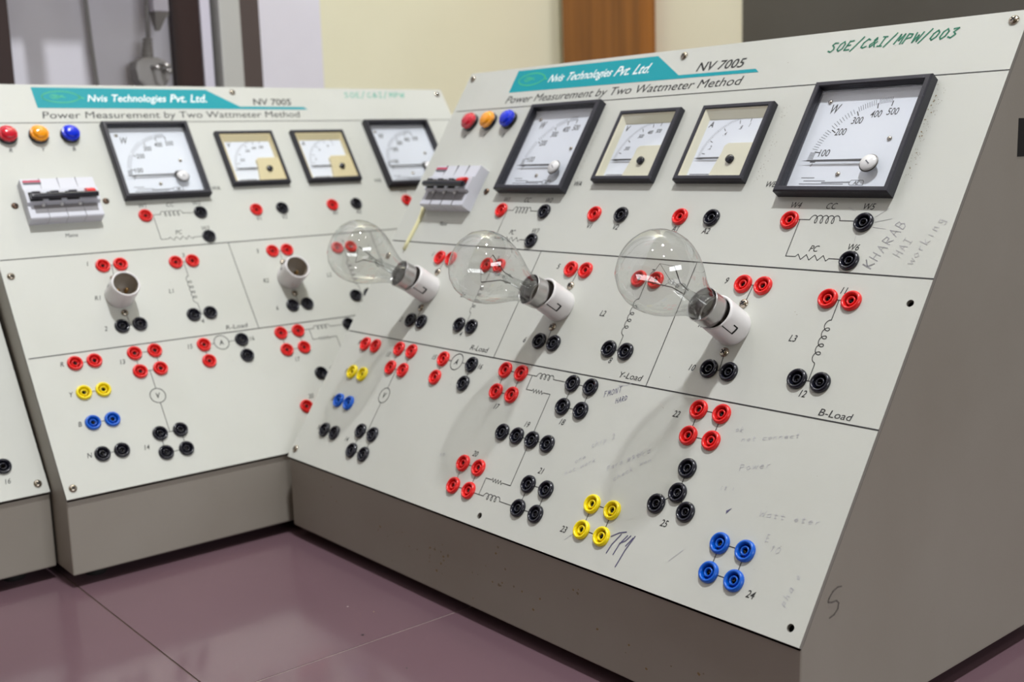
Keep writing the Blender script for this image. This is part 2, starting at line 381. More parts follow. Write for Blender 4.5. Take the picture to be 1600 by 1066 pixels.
# shared part meshes -------------------------------------------------
ME = {}
def socket_mesh(c):
    b = MB()
    b.lathe([(7.4,0),(7.45,1.0),(7.2,1.9),(6.7,2.55),(6.1,2.8),(5.5,2.65),(5.05,2.2),(4.75,1.2),(4.7,-4.5),(3.25,-4.5)], c, 32)
    b.lathe([(3.25,-4.5),(3.25,1.1),(3.05,1.5),(2.6,1.6),(2.25,1.35),(2.1,.8),(2.1,-9),(3.0,-9),(3.0,-14),(0.01,-14)], c, 24)
    return b.mesh('socket_'+c)
for c in ('red','black','yellow','blue'): ME[c] = socket_mesh(c)
b = MB(); b.lathe([(2.05,-12),(2.05,-.6),(1.8,-.3),(1.6,-.6),(1.6,-9),(.01,-9)], 'contact', 16); ME['contact'] = b.mesh('contact')
def screw_mesh(r=3.7, m='metal'):
    b = MB(); b.lathe([(r,0),(r,.5),(r*.93,1.1),(r*.75,1.7),(r*.45,2.1),(.01,2.25)], m, 24)
    for a in (PI/4, 3*PI/4):
        c, s = math.cos(a), math.sin(a); L, w_ = r*.55, r*.14
        vs = [(x*c-y*s, x*s+y*c, z) for z in (1.2, 2.34) for (x, y) in ((-L,-w_),(L,-w_),(L,w_),(-L,w_))]
        b.add(vs, [(4,5,6,7),(0,1,5,4),(1,2,6,5),(2,3,7,6),(3,0,4,7)], 'dark')  # driver cross is not cut in; black bars stand for its shade
    return b.mesh('screw')
ME['screw'] = screw_mesh(); ME['screw_old'] = screw_mesh(3.4, 'steel_old')
def frame_mesh(sz, wd, h):
    b = MB(); a = sz/2; i = a-wd
    prof = [(a,0),(a,h-1.2),(a-1.0,h),(i+.6,h),(i,h-.8),(i,0)]
    vs = []; fs = []
    for r, z in prof: vs += [(-r,-r,z),(r,-r,z),(r,r,z),(-r,r,z)]
    for j in range(len(prof)-1):
        for k in range(4): fs.append((j*4+k, j*4+(k+1)%4, (j+1)*4+(k+1)%4, (j+1)*4+k))
    b.add(vs, fs, 'bezel'); return b.mesh('bezel', .35)
ME['frame96'] = frame_mesh(96, 4.6, 9.0); ME['frame72'] = frame_mesh(72, 4.3, 6.6)
def dial96():
    b = MB(); b.box(-43.6, 43.6, -43.6, 43.6, -.5, .5, 'dial')
    cx, cy = 19.5, -18.5
    ang = lambda w_: [0, 10, 33, 58, 76.5, 90][int(w_//100)] + (([0, 10, 33, 58, 76.5, 90, 90][int(w_//100)+1]-[0, 10, 33, 58, 76.5, 90][int(w_//100)])*(w_ % 100)/100)
    for k in range(0, 501, 10):
        a = math.radians(180-ang(k)); c, s = math.cos(a), math.sin(a); maj = k % 100 == 0
        b.line([(cx+c*(46.3 if maj else 49.4), cy+s*(46.3 if maj else 49.4)), (cx+c*(50.4 if maj else 54), cy+s*(50.4 if maj else 54))], .85 if maj else .42, 'ink' if maj else 'ink_grey', .6)
    for s, u, v in (('100',-21.6,-10.8),('200',-14.6,7.2),('300',-4.2,16.6),('400',9.4,21.5),('500',22.4,23)):
        text(b, s, u, v, 5.8, width=8.8, h=.6, bold=.008, shear=.1)
    text(b, 'W', -27.6, 27.6, 8, width=8, h=.6, bold=.01)
    text(b, '0', -29, -21, 2.6, h=.6)
    for i, (a, z) in enumerate(((-33,-22),(-30,-12),(-33,4),(-31,-8))):
        b.line([(a, -32-2.6*i), (z, -32-2.6*i)], .7, 'ink_grey', .6)
    b.line([(-14,-36),(9,-35.6)], 1.0, 'ink_grey', .6)
    b.line([(10,-34),(19.5,-34),(20.5,-35.2),(20.5,-38),(10,-38),(9,-36.8),(10,-34)], .4, 'ink', .6)
    text(b, 'AE', 14.8, -36, 2.8, h=.6, bold=.02)
    for (u, v) in ((-34,34),(28,0),(-3,-29)):                   # dial plate fixing screws
        b.lathe([(1.9,.5),(1.9,1.1),(1.3,1.7),(.01,1.9)], 'metal', 14, (u,v,0))
    return b.mesh('dial')
def dial72(kind):
    b = MB(); b.box(-27.5, 31.5, -31.5, 23.5, .0, 1.0, 'dial')
    cx, cy = 16.5, -13.5
    ts = [(0,0),(8,1),(27,1),(50,1),(73,1),(90,1)] if kind == 'A' else [(0,0),(12,1),(33,1),(58,1),(76,1),(90,1)]
    for i in range(0, 46):
        a = math.radians(180-i*2); c, s = math.cos(a), math.sin(a)
        b.line([(cx+c*38, cy+s*38),(cx+c*40.5, cy+s*40.5)], .28, 'ink_grey', 1.1)
    for a, _ in ts:
        a = math.radians(180-a); c, s = math.cos(a), math.sin(a)
        b.line([(cx+c*34.2, cy+s*34.2),(cx+c*37.2, cy+s*37.2)], .6, 'ink', 1.1)
    if kind == 'A': lab = (('.2',-14.3,-2.8),('.4',-4.5,9.9),('.8',9,15.5),('1',17,17.6))
    else: lab = (('200',-12.3,-1.3),('300',-1.8,10.9),('400',7.3,14.6),('500',16.8,15.6))
    for s, u, v in lab: text(b, s, u, v, 3.6, h=1.1, cx=.75, bold=.005, width=(1.9*len(s) if kind == 'V' else None))
    text(b, kind, -22.5, 19.4, 5.4, h=1.1, bold=.02)
    b.line([(-24,-28),(-4,-28)], .9, 'ink_grey', 1.1)
    return b.mesh('dial')
def tray72(m):
    b = MB(); i = 31.6
    b.box(-i, i, -i, i, -.6, .4, m)
    vs = [(-i,-i,5.6),(i,-i,5.6),(i,i,5.6),(-i,i,5.6),(-27,-29,1),(29,-29,1),(29,24,1),(-27,24,1)]
    b.add(vs, [(0,1,5,4),(1,2,6,5),(2,3,7,6),(3,0,4,7)], m)
    return b.mesh('dial_surround')
def quadrant(m):
    b = MB(); b.prism([(-1,-31.4),(31.4,-31.4),(31.4,-1),(6,-1),(3,-3.5),(3,-10)], 'z', 1.0, 4.4, m); return b.mesh('mask', .4)
ME['dial96'] = dial96(); ME['dialV'] = dial72('V'); ME['dialA'] = dial72('A')
for m in ('cream', 'cream_old'): ME['tray_'+m] = tray72(m); ME['quad_'+m] = quadrant(m)
b = MB(); b.box(-43.3,43.3,-43.3,43.3,4.9,5.4,'pane'); ME['glass96'] = b.mesh('glass')
b = MB(); b.box(-31.5,31.5,-31.5,31.5,4.7,5.2,'pane'); ME['glass72'] = b.mesh('glass')
b = MB(); b.add([(-38,-18.6,2.6),(-27,-19.5,2.6),(19,-19.6,2.6),(19,-17.4,2.6),(-27,-17.7,2.6)],[(0,1,2,3,4)],'ink')
b.lathe([(4,1),(4,3.2),(.01,3.4)],'ink',16,(19.5,-18.5,0)); ME['needle96'] = b.mesh('needle')
b = MB(); b.add([(-26,-13.5,2.4),(-20,-14.3,2.4),(4,-14.4,2.4),(4,-12.7,2.4),(-20,-12.8,2.4)],[(0,1,2,3,4)],'ink'); ME['needle72'] = b.mesh('needle')
b = MB(); b.lathe([(6.4,4.5),(6.4,6.6),(5.9,7.4),(.01,7.6)],'knob_clear',28,(22.5,-23,0)); b.line([(21,-22),(24,-24.6)],.9,'ink_grey',7.75)
b.lathe([(7.2,5.4),(7.2,5.8),(6.4,5.8)],'filament',28,(22.5,-23,0)); ME['knob96'] = b.mesh('zero_adjust_knob')
b = MB(); b.lathe([(3.6,4.2),(3.6,6.4),(3.1,7.0),(.01,7.1)],'black',22,(15,-16.5,0)); b.line([(12.6,-18.2),(17.4,-14.8)],.8,'dark',7.2); ME['knob72'] = b.mesh('zero_adjust_screw')
def lamp_meshes(c):
    b = MB(); b.lathe([(9.8,.0),(9.9,2.8),(9.4,3.4),(8.2,3.6)], 'black', 28); base = b.mesh('lamp_collar')
    b = MB(); b.lathe([(9.2,3.3),(9.5,5.6),(9.1,6.8),(7.4,7.2)], c, 12, smooth=False)
    b.lathe([(7.4,7.2),(7.0,7.5),(6.9,8.9),(6.3,9.5),(.01,9.8)], c, 28); b.lathe([(9.2,3.3),(.01,3.3)], c, 12)
    return base, b.mesh('lens')
for c in ('red','amber','blue'): ME['lampb'], ME['lens_'+c] = lamp_meshes('lens_'+c)
def holder_mesh():
    b = MB()
    b.lathe([(13.9,0),(14.3,1.0),(14.4,3),(14.2,23),(14.0,25.0),(13.4,25.6),(12.5,25.6),(12.0,25.0)], 'holder', 40)
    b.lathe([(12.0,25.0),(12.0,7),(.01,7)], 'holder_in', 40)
    return b.mesh('holder_shell')
ME['holder'] = holder_mesh()
b = MB()
for s in (-1, 1): b.lathe([(1.9,7),(1.9,13),(1.3,14),(.01,14.2)], 'brass', 14, (4.6*s, 0, 0))
ME['pins'] = b.mesh('contact_pin')
def jslot():
    b = MB()
    def arc(a0, a1, z0, z1, n=6, r=14.42):
        vs = []; 
        for i in range(n+1):
            a = math.radians(a0+(a1-a0)*i/n); vs += [(r*math.cos(a), r*math.sin(a), z0), (r*math.cos(a), r*math.sin(a), z1)]
        b.add(vs, [(2*i, 2*i+2, 2*i+3, 2*i+1) for i in range(n)], 'dark')  # slot is not cut; black strips stand for its shaded inside
    for o in (-38, 142):
        arc(o-5, o+5-7, 13.5, 25.4, 2); arc(o-5, o+20, 12.0, 13.6); arc(o+17, o+21, 12.4, 17.5, 2)
    return b.mesh('bayonet_slot_paint')
ME['jslot'] = jslot()
def mcb_meshes():
    out = {}
    b = MB(); b.prism([(-23,0),(23,0),(23,11.5),(9,13),(8.6,15),(-6,15),(-7,11.5),(-22,12.2),(-23,11.5)], 'x', -36, 36, 'mcb')
    for x in (-18, 0, 18): b.box(x-.15, x+.15, -23.05, 23.05, .2, 12.9, 'mcb_grey')
    out['body'] = b.mesh('breaker_body')
    b = MB()
    for k in range(4):
        x = -27+18*k; b.box(x-6.2, x+6.2, -5, 5.2, 14.2, 15.25, 'dark' if k < 3 else 'mcb')
    b.box(-30, 32, -17, -8.0, 11.3, 12.2, 'mcb_grey')
    out['win'] = b.mesh('toggle_window')
    b = MB(); b.tube([(-33,-2.5,20),(-30,-2.5,20),(31,-2.5,20),(33,-2.5,20)], [2.6,3.1,3.1,2.6], 'black', 14)
    for k in range(4): b.box(-31+18*k, -23+18*k, -1.5, 3.6, 14.5, 19.6, 'black')
    out['bar'] = b.mesh('toggle_bar', .2)
    b = MB(); b.prism([(-.5,15.2),(6.4,15.2),(5.6,18.6),(1.6,22.4),(-1.4,22.2)], 'x', 22.2, 31, 'red'); out['tog'] = b.mesh('toggle', .4)
    b = MB(); b.box(-34,-17,18,20.6,12,13.0,'label_red'); b.box(-34,-17,16.6,18,12,13.2,'ink_grey'); out['lab'] = b.mesh('maker_label')
    b = MB()
    for k in range(3): b.lathe([(1.7,11.2),(1.7,13.4),(.01,13.6)], 'knob_clear', 12, (-18+18*k-3,-8.5,0))
    out['rivet'] = b.mesh('rivet')
    return out
ME.update({'mcb_'+k: v for k, v in mcb_meshes().items()})
b = MB(); b.lathe([(9,0),(10,1),(10.5,12.0),(.01,12.0)], 'rubber', 24); b.lathe([(9,0),(.01,0)], 'rubber', 24); ME['foot'] = b.mesh('foot')

def print_mesh():
    b = MB(); I = 'ink'
    b.line([(6,406.7),(PW,406.7)], .8, I); b.line([(2.5,248.1),(PW,248.1)], 1.0, I); b.line([(2.5,141.9),(PW,141.9)], 1.0, I)
    for u in (237.4, 418.6): b.line([(u,248.1),(u,141.9)], .7, I)
    text(b, 'Power Measurement by Two Wattmeter Method', 84.5, 416.4, 8.6, width=302, align='l', bold=0, shear=.2)
    text(b, 'NV 7005', 331.5, 434.3, 8.8, width=50, align='l', bold=.012)
    L = [('1',82.3,236.4),('2',80.6,163.2),('R1',81.8,197.5),('5',268.2,234.5),('6',266.7,163),('R2',265.5,197.3),('9',453.8,234.7),('10',454.7,162.7),('R3',448,197.3),
         ('3',183,237.1),('4',179.6,158.4),('7',377.5,236.6),('8',373,157.5),('11',554.6,234.6),('12',553.4,157.2),('L1',157.4,196.8),('L2',344,196.1),('L3',529.5,195.5),
         ('R',30.4,131.8),('Y',30,100),('B',30.4,69.3),('N',30.4,37.6),('13',86.4,125.7),('14',84,34.8),('15',157.6,131.9),('16',226.2,131.6),('17',268.5,100.2),
         ('18',350.4,100.3),('19',313.4,91.6),('20',268.4,56.5),('21',349.8,58.2),('22',457.4,125.8),('23',397.4,21.1),('24',570.4,20.6),('25',484.4,47.4),
         ('V1',283.7,275.4),('V2',315.9,275.4),('A1',382.3,276.2),('A2',414.6,275.4),('R',42.7,373.5),('Y',74.3,373.8),('B',105.8,373.5),('WA',246,317.5),('WB',458.4,317.6)]
    for s, u, v in L: text(b, s, u, v, 4.9, cx=.86, bold=.006)
    text(b, 'Mains', 75.9, 270.6, 4.4)
    for s, u, v in (('R-Load',214,147.6),('Y-Load',399.8,147.6),('B-Load',582.4,146.8)): text(b, s, u, v, 4.9, width=24)
    for dx, n in ((0,('W4','W5','W6')),(-331.6,('W1','W2','W3'))):
        b.line([(488.4+dx,288.2),(505+dx,288.2)], .6, I); humps(b, (505+dx,288.2), (530+dx,288.2), 5, 6.4, 2.6, 1)
        b.line([(530+dx,288.2),(549+dx,288.2)], .6, I)
        b.line([(496.7+dx,288.2),(496.7+dx,258),(505+dx,258)], .6, I); zig(b, (505+dx,258), (533+dx,258), 4, 2.1); b.line([(533+dx,258),(549+dx,258)], .6, I)
        text(b, n[0], 488.4+dx, 300, 4.9); text(b, 'CC', 518.9+dx, 299.8, 4.9); text(b, n[1], 549+dx, 300, 4.9)
        text(b, 'PC', 518.3+dx, 265.2, 4.9); text(b, n[2], 549+dx, 267.9, 4.9)
    def link(*p): b.line(list(p), .6, I)
    for u in (96.5, 285.3, 470.0):
        link((u,232.7),(u+18,232.7)); link((u,163.7),(u+18,163.7)); link((u+9,232.7),(u+7.6,217)); link((u+7.6,178),(u+9,163.7))
    for u, a, c in ((172.1,229.4,166.8),(366.8,229.4,166.5),(544.8,227.3,166.6)):
        m = u+8.6; link((u,a),(u+18.3,a)); link((u,c),(u+18.3,c)); link((m,a),(m,212),(m-1.2,212)); humps(b, (m-.6,212), (m-.6,180), 5, 4.9, 1.9, -1)
        link((m-.6,180),(m,179),(m,c))
    for v in (131,100,68.7,36.7): link((41.9,v),(60.2,v))
    def sq(u, v, du=20.7, dv=20.3): link((u,v),(u+du,v),(u+du,v-dv),(u,v-dv),(u,v))
    for (u, v) in ((100,132.9),(100,46.1),(260,132.9),(344,132.7),(259,45.8),(343,45.2),(475.4,132.2),(414.7,45.2),(534.4,45.6)): sq(u, v)
    def circle(u, v, r, s):
        b.line([(u+r*math.cos(2*PI*k/32), v+r*math.sin(2*PI*k/32)) for k in range(33)], .75, I); text(b, s, u, v, 5.2, bold=.02)
    circle(109.6, 85.1, 7.6, 'V'); link((109.8,112.9),(109.8,92.8)); link((109.8,77.4),(109.8,46.1))
    circle(191.6, 131.7, 7.9, 'A'); link((172,131.7),(183.6,131.7)); link((199.6,131.7),(214,131.7)); link((172,131.7),(172,113)); link((214,131.7),(214,113))
    link((280.7,133),(300,133)); humps(b, (300,133), (320.5,133), 4, 4.8, 1.6, 1); link((320.5,133),(344,133))
    link((294.5,133),(294.5,120.2),(302,120.2)); zig(b, (302,120.2), (315.5,120.2), 4, 1.6); link((315.5,120.2),(324,120.2),(324,39.8),(313.6,39.8))
    zig(b, (300.5,39.8), (313.6,39.8), 4, 1.6); link((300.5,39.8),(293,39.8),(293,25.2))
    link((280,25.2),(299,25.2)); humps(b, (299,25.2), (319.5,25.2), 4, 4.8, 1.6, 1); link((319.5,25.2),(343,25.2))
    link((289.2,80),(344.7,80)); link((485.7,88.8),(485.7,70.3),(471.5,58.9)); link((485.7,70.3),(498.4,58.9))
    return b.mesh('printed_lettering')
ME['print'] = print_mesh()
def banner_mesh():
    b = MB(); b.flat([(81,452),(81.6,425.4),(400.5,423.3),(396,426.9),(312,427.6),(276.5,451)][::-1], 'teal', .14)
    return b.mesh('banner')
def banner_text():
    b = MB()
    text(b, 'Nvis', 137.5, 438.2, 8.6, 'white_ink', width=21, align='l', bold=.012, h=.24, shear=.32)
    text(b, 'Technologies', 163, 438.4, 9.2, 'white_ink', width=62, align='l', bold=.012, h=.24, shear=.32)
    text(b, 'Pvt. Ltd.', 230.5, 438.6, 10.4, 'white_ink', width=44, align='l', bold=.012, h=.24, shear=.36)
    return b.mesh('banner_lettering')
def banner_logo():
    b = MB(); pts = []
    for k in range(41):
        t = PI*2*k/40; x = 20*math.cos(t); y = 7.2*math.sin(t)*(1-.35*max(0, math.cos(t))**3)
        pts.append((109.5+x, 439.6+y))
    b.line(pts, 1.3, 'logo', .24); b.line([(128,440),(133,437.8)], 1.3, 'logo', .24)
    b.line([(103+5*math.cos(k*.5), 440+2.6*math.sin(k*.5)) for k in range(14)], .8, 'logo', .24)
    b.line([(100,438.5),(112,441.5)], .8, 'logo', .24); b.line([(101,441.2),(114,439)], .8, 'logo', .24)
    return b.mesh('banner_emblem')
ME['banner'] = banner_mesh(); ME['btext'] = banner_text(); ME['blogo'] = banner_logo()

def hand_right():
    a = MB(); hand(a, 'SOE/C&I/MPW/003', 461, 436.2, 5.5, 8.2, 'marker', 1.25, rot=.02, shear=.35)
    b = MB()
    hand(b, 'KHARAB', 568, 252, 5.2, 7.5, 'pencil', .55, rot=1.18, shear=0); hand(b, 'K', 568, 252, 5.2, 7.5, 'pencil', .9, rot=1.18, shear=0)
    hand(b, 'HAI', 586, 262, 4.0, 6, 'pencil_pale', .6, rot=1.2, shear=0); hand(b, 'working', 597, 257, 4.2, 6, 'pencil_pale', .6, rot=1.25, shear=0)
    for p in ([(557,292),(565,299)],[(558,288),(570,291)],[(558,284),(568,283)],[(547,279),(548,272)],[(540,296),(533,299)]): b.line(p, .4, 'pencil_pale', .2)
    pens = []
    def pen(fn):
        c = MB(); fn(c); pens.append(c.mesh('pen_scribble'))
    pen(lambda c: (hand(c, 'FMONT', 382, 127.0, 2.7, 4.6, 'pen', .4, rot=.42), hand(c, 'HARD', 396, 124.0, 2.3, 4.2, 'pen', .4, rot=.42)))
    def ty(c):
        for p in ([(443.5,27.2),(449.5,31.4),(455.5,33.6)],[(451.8,31),(447,22),(445.2,15)],[(457.8,31.5),(453.5,24),(451.6,15.5)],[(453.4,24.5),(457.8,27.5),(460.6,32)],
              [(464.4,32.6),(460.5,21),(457.8,8)],[(459.5,24),(463.2,31)]): c.line(p, .85, 'pen', .2)
    pen(ty)
    for s, u, v, w_, h_, r in (('one', 381, 71, 3, 4, .6),('chip 2', 391, 86, 3, 4.4, .55),('not work', 376, 60, 3, 3.6, .6),('Parameter', 415, 72, 3, 3.6, .62),('kharab', 431, 82, 3.4, 4, .6),
                               ('check', 425, 66, 3, 3.6, .7),('won', 443, 82, 3, 3.4, .5),('it is', 518, 80, 2.5, 3.2, .2),('not connect', 520, 116, 3.2, 3.4, .25),('ok', 512, 122, 3, 4, .1),
                               ('Power', 527, 96, 4, 4.4, .3),('10', 571, 50, 3.6, 4.4, 0),('E', 566, 55, 3.4, 5, .2),('Wattmeter', 555, 70, 4, 4, .1),
                               ('phase', 596, 20, 3.5, 4.4, 1.4),('no', 225, 45, 3, 4, .4)):
        pen(lambda c: hand(c, s, u, v, w_, h_, 'pen_pale', .3, rot=r))
    pen(lambda c: c.flat([(530,65.4),(533,70.2),(529.4,67.6)], 'pen', .2))
    for p in ([(402,14),(410,22)],[(392,138.6),(400,139.9),(404,142.6)],[(500,24),(508,34)]): pen(lambda c: c.line(p, .4, 'pen_pale', .2))
    return a.mesh('marker_writing'), b.mesh('pencil_writing'), pens
def hand_left():
    a = MB(); hand(a, 'SOE/C&I/MPW', 460, 441.5, 6.6, 7.5, 'marker_pale', 1.1, rot=.01); return a.mesh('marker_writing')
def specks():
    b = MB(); R = random.Random(3)
    def dots(u0,u1,v0,v1,n,r0,r1,m):
        for _ in range(n):
            u, v, r = R.uniform(u0,u1), R.uniform(v0,v1), R.uniform(r0,r1)
            b.flat([(u+r*math.cos(a)*R.uniform(.6,1.2), v+r*math.sin(a)*R.uniform(.6,1.2)) for a in (0,1.2,2.4,3.6,4.8)], m, .11)
    dots(10,605,10,440,70,.15,.4,'dirt')
    for u, v, w_, h_ in ((440,318,8,70),(567,318,7,78),(238,320,5,60)): dots(u,u+w_,v,v+h_,60,.15,.4,'dirt')
    dots(566,570,330,400,26,.2,.7,'brown_dirt')
    return b.mesh('dirt_speckle')
ME['specks'] = specks()
ME['markR'], ME['pencR'], ME['penR'] = hand_right(); ME['markL'] = hand_left()

def mesh_part(name, key, root, u=0, v=0, h=0, label=None):
    return obj(name, ME[key], root, on(u, v, h), ROT, label)
COLNAME = {'red':'red','black':'black','yellow':'yellow','blue':'blue'}
def console(label, loc, yaw, full=True, cream='cream', right=True):
    root = thing('trainer_console', label, 'electrical trainer', loc, yaw, None)
    holes = [SCREW['RM'], SCREW['BR'], SCREW['BM']] if right else []
    ch = obj('chassis', ME['chassis'], root)
    pn = obj('panel', panel_mesh(SOCK, holes), root, on(0,0), ROT)
    obj('printed_lettering', ME['print'], pn, label='black printed circuit lines, numbers and title')
    bn = obj('banner', ME['banner'], pn, label='teal printed banner')
    obj('banner_lettering', ME['btext'], pn, label='white lettering on the teal banner')
    obj('banner_emblem', ME['blogo'], pn, label='pale green eye-shaped emblem')
    obj('dirt_speckle', ME['specks'], pn)['kind'] = 'stuff'
    if right:
        obj('marker_writing', ME['markR'], pn, label='green handwritten marker letters'); obj('pencil_writing', ME['pencR'], pn); [obj('pen_scribble', q_, pn) for q_ in ME['penR']]
    else:
        obj('marker_writing', ME['markL'], pn, label='faded green handwritten letters')
    for (x, y) in ((30,32),(PW-30,32),(30,DEPTH-32),(PW-30,DEPTH-32)): obj('rubber_foot', ME['foot'], root, (x, y, 0))
    for (u, v, c) in SOCK:
        s = obj('banana_socket', ME[c], root, on(u, v), ROT, '%s banana socket' % COLNAME[c])
        obj('contact', ME['contact'], s)
    for k, (u, v) in SCREW.items():
        if right and k in ('RM','BR','BM'): continue
        obj('screw', ME['screw'], root, on(u, v), (TILT, 0, 0))
    for (u, v) in ((30.4,308),(120.8,308.3)): obj('screw', ME['screw_old'], root, on(u, v), ROT)
    for u in HOLD:
        for v in (217.2, 178.0): obj('screw', ME['screw'], root, on(u, v), ROT)
    for name, u, v, k in (('wattmeter',187.8,354.8,'W'),('voltmeter',301.9,354,'V'),('ammeter',398.2,354,'A'),('wattmeter',517,354.8,'W')):
        if k == 'W':
            m = mesh_part(name, 'frame96', root, u, v); obj('dial', ME['dial96'], m); obj('needle', ME['needle96'], m)
            obj('glass_cover', ME['glass96'], m); obj('zero_adjust_knob', ME['knob96'], m)
        else:
            m = mesh_part(name, 'frame72', root, u, v); obj('dial_surround', ME['tray_'+cream], m); obj('dial', ME['dial'+k], m)
            obj('needle', ME['needle72'], m); obj('dial_mask', ME['quad_'+cream], m); obj('glass_cover', ME['glass72'], m); obj('zero_adjust_screw', ME['knob72'], m)
    for (u, c) in ((42.7,'red'),(73.6,'amber'),(105.4,'blue')):
        m = mesh_part('indicator_lamp', 'lampb', root, u, 390.4, 0, '%s indicator lamp' % c); obj('lens', ME['lens_'+c], m)
    m = mesh_part('circuit_breaker', 'mcb_body', root, 74, 308)
    for n, k in (('toggle_window','win'),('toggle_bar','bar'),('toggle','tog'),('maker_label','lab'),('rivet','rivet')): obj(n, ME['mcb_'+k], m)
    for u in HOLD:
        m = mesh_part('bulb_holder', 'holder', root, u, 197.4); obj('contact_pin', ME['pins'], m); obj('bayonet_slot_paint', ME['jslot'], m)
    return root
ME['chassis'] = chassis_mesh()
YR, YL = -0.87780, 0.68795
PR = (-228.6, 1103.1, 0); PL = (-401.1, 974.6, 0)
right = console('large grey sloping trainer console nearest the camera, three clear bulbs in its holders', PR, YR, cream='cream', right=True)
left = console('blurred grey trainer console left of centre, its bulb holders empty, two meter dials yellowed', PL, YL, cream='cream_old', right=False)
# side slot as a black patch, pencil S on the right flank, cream strip by the breaker, dirt on the skirt
b = MB(); b.box(PW-1, PW+.15, 240.5, 296, Z0+281, Z0+307, 'dark'); obj('slot_black_patch', b.mesh('slot_black_patch'), right)  # recess is not cut; black patch stands for the shade inside
b = MB(); b.line([(16,17),(12,17.6),(7,16),(3,12.5),(2.4,10.5),(6,9.4),(11,9.2),(13.4,7),(12.6,3.6),(9,.8),(4,0)], 1.0, 'pencil_side', .2)
o = obj('pencil_mark', b.mesh('pencil_mark'), right, (PW+.1, 26, Z0+10), (PI/2, 0, PI/2))
b = MB(); b.tube([on(31.5,287,2), on(33,281,1.6), on(33.5,272,1.4), on(32.5,258,1.3), on(31.6,247,1.3), on(31.2,238,1.0)], 1.9, 'strip_cream'); obj('cable', b.mesh('cable'), right, label='short cream strip running down from the circuit breaker')  # cream tube lying on the panel below the breaker
R_ = random.Random(11); b = MB()
for (cx, cz, n, sp) in ((180,45,10,30),(255,40,20,22),(330,45,16,40),(420,58,6,40),(60,60,5,30),(520,40,6,60)):
    for _ in range(n):
        x, z, r = cx+R_.gauss(0,sp*.5), cz+R_.gauss(0,10), R_.uniform(.4,1.5)
        if not (12 < z < 76): continue
        pts = [(x+r*math.cos(a)*R_.uniform(.5,1.3), 1.9, z+r*math.sin(a)*R_.uniform(.4,1)) for a in (0,1,2,3,4,5)]
        b.add(pts, [tuple(range(6))], 'brown_dirt' if R_.random() < .6 else 'dirt')
obj('dried_splashes', b.mesh('dried_splashes'), right)['kind'] = 'stuff'

# third console, only its lower right corner in view
t3 = thing('trainer_console', 'grey trainer console cut off at the left edge, only its lower corner showing', 'electrical trainer', (-427.5-PW*math.cos(.7069), 1003.6-PW*math.sin(.7069), 0), .7069)
obj('chassis', ME['chassis'], t3)
S3 = [(PW-33.4, 32.6, 'black'), (PW-60, 32.6, 'black'), (PW-60, 52, 'black')]
p3 = obj('panel', panel_mesh(S3, [], 'panel'), t3, on(0,0), ROT)
b = MB(); text(b, '16', PW-32.6, 17.9, 4.9); text(b, '15', PW-60, 17.9, 4.9); obj('printed_lettering', b.mesh('printed_lettering'), p3)
for u, v, c in S3: s = obj('banana_socket', ME[c], t3, on(u,v), ROT, 'black banana socket'); obj('contact', ME['contact'], s)
obj('screw', ME['screw'], t3, on(PW-8.6, 9.9), ROT); obj('screw', ME['screw'], t3, on(7.7, 9.7), ROT)
for (x, y) in ((30,32),(PW-30,32),(30,DEPTH-32),(PW-30,DEPTH-32)): obj('rubber_foot', ME['foot'], t3, (x, y, 0))

# ------------------------------------------------------------------ light bulbs
def bulb_meshes(rot):
    b = MB(); prof = [(11.6,26),(11.9,30),(12.6,34),(14.2,39),(17.0,44.5),(20.4,50.5),(24.0,57),(27.0,64),(28.9,71),(29.5,76.5),(29.0,83),(26.9,89.5),(23.0,95.4),(17.3,100),(10.2,102.7),(4,103.6),(.01,103.8)]
    b.lathe(prof, 'bulb_glass', 56); env = b.mesh('glass_envelope')
    b = MB(); b.lathe([(.01,0),(9,0),(10.9,1.2),(11,2),(11.5,3),(11.7,16.8),(12.9,18.0),(13.0,21),(13.0,28),(13.5,29.6),(13.3,30.2),(12.7,29.9),(12.5,27)], 'cap', 40)
    cap = b.mesh('metal_cap')
    b = MB(); b.lathe([(10.5,26),(8,30),(4.2,36),(3.4,44),(3.2,50),(4.4,52.5),(3.2,55),(1.6,57),(.01,57.4)], 'glass_stem', 24)
    b.tube([(0,0,56),(0,0,62)], 1.2, 'glass_stem', 10); b.lathe([(.01,61),(1.9,62),(2.3,63.6),(1.5,65),(.01,65.4)], 'glass_stem', 14)
    stem = b.mesh('glass_stem')
    b = MB(); q = [(12*math.cos(t+rot), 12*math.sin(t+rot)) for t in (0.2, 1.9, 3.35, 4.9)]
    for s in (0, 2): b.tube([(q[s][0]*.2,q[s][1]*.2,48),(q[s][0]*.3,q[s][1]*.3,58),(q[s][0],q[s][1],74)], .42, 'filament', 6)
    for s in (1, 3): b.tube([(0,0,63.5),(q[s][0]*.9,q[s][1]*.9,73)], .16, 'filament', 5)
    wires = b.mesh('support_wire')
    b = MB(); b.tube([(q[0][0],q[0][1],74),(q[1][0]*.9,q[1][1]*.9,73),(q[1][0]*.9,q[1][1]*.9,73.1),(q[2][0],q[2][1],74)], .18, 'filament', 6); fil = b.mesh('filament')
    return env, cap, stem, wires, fil
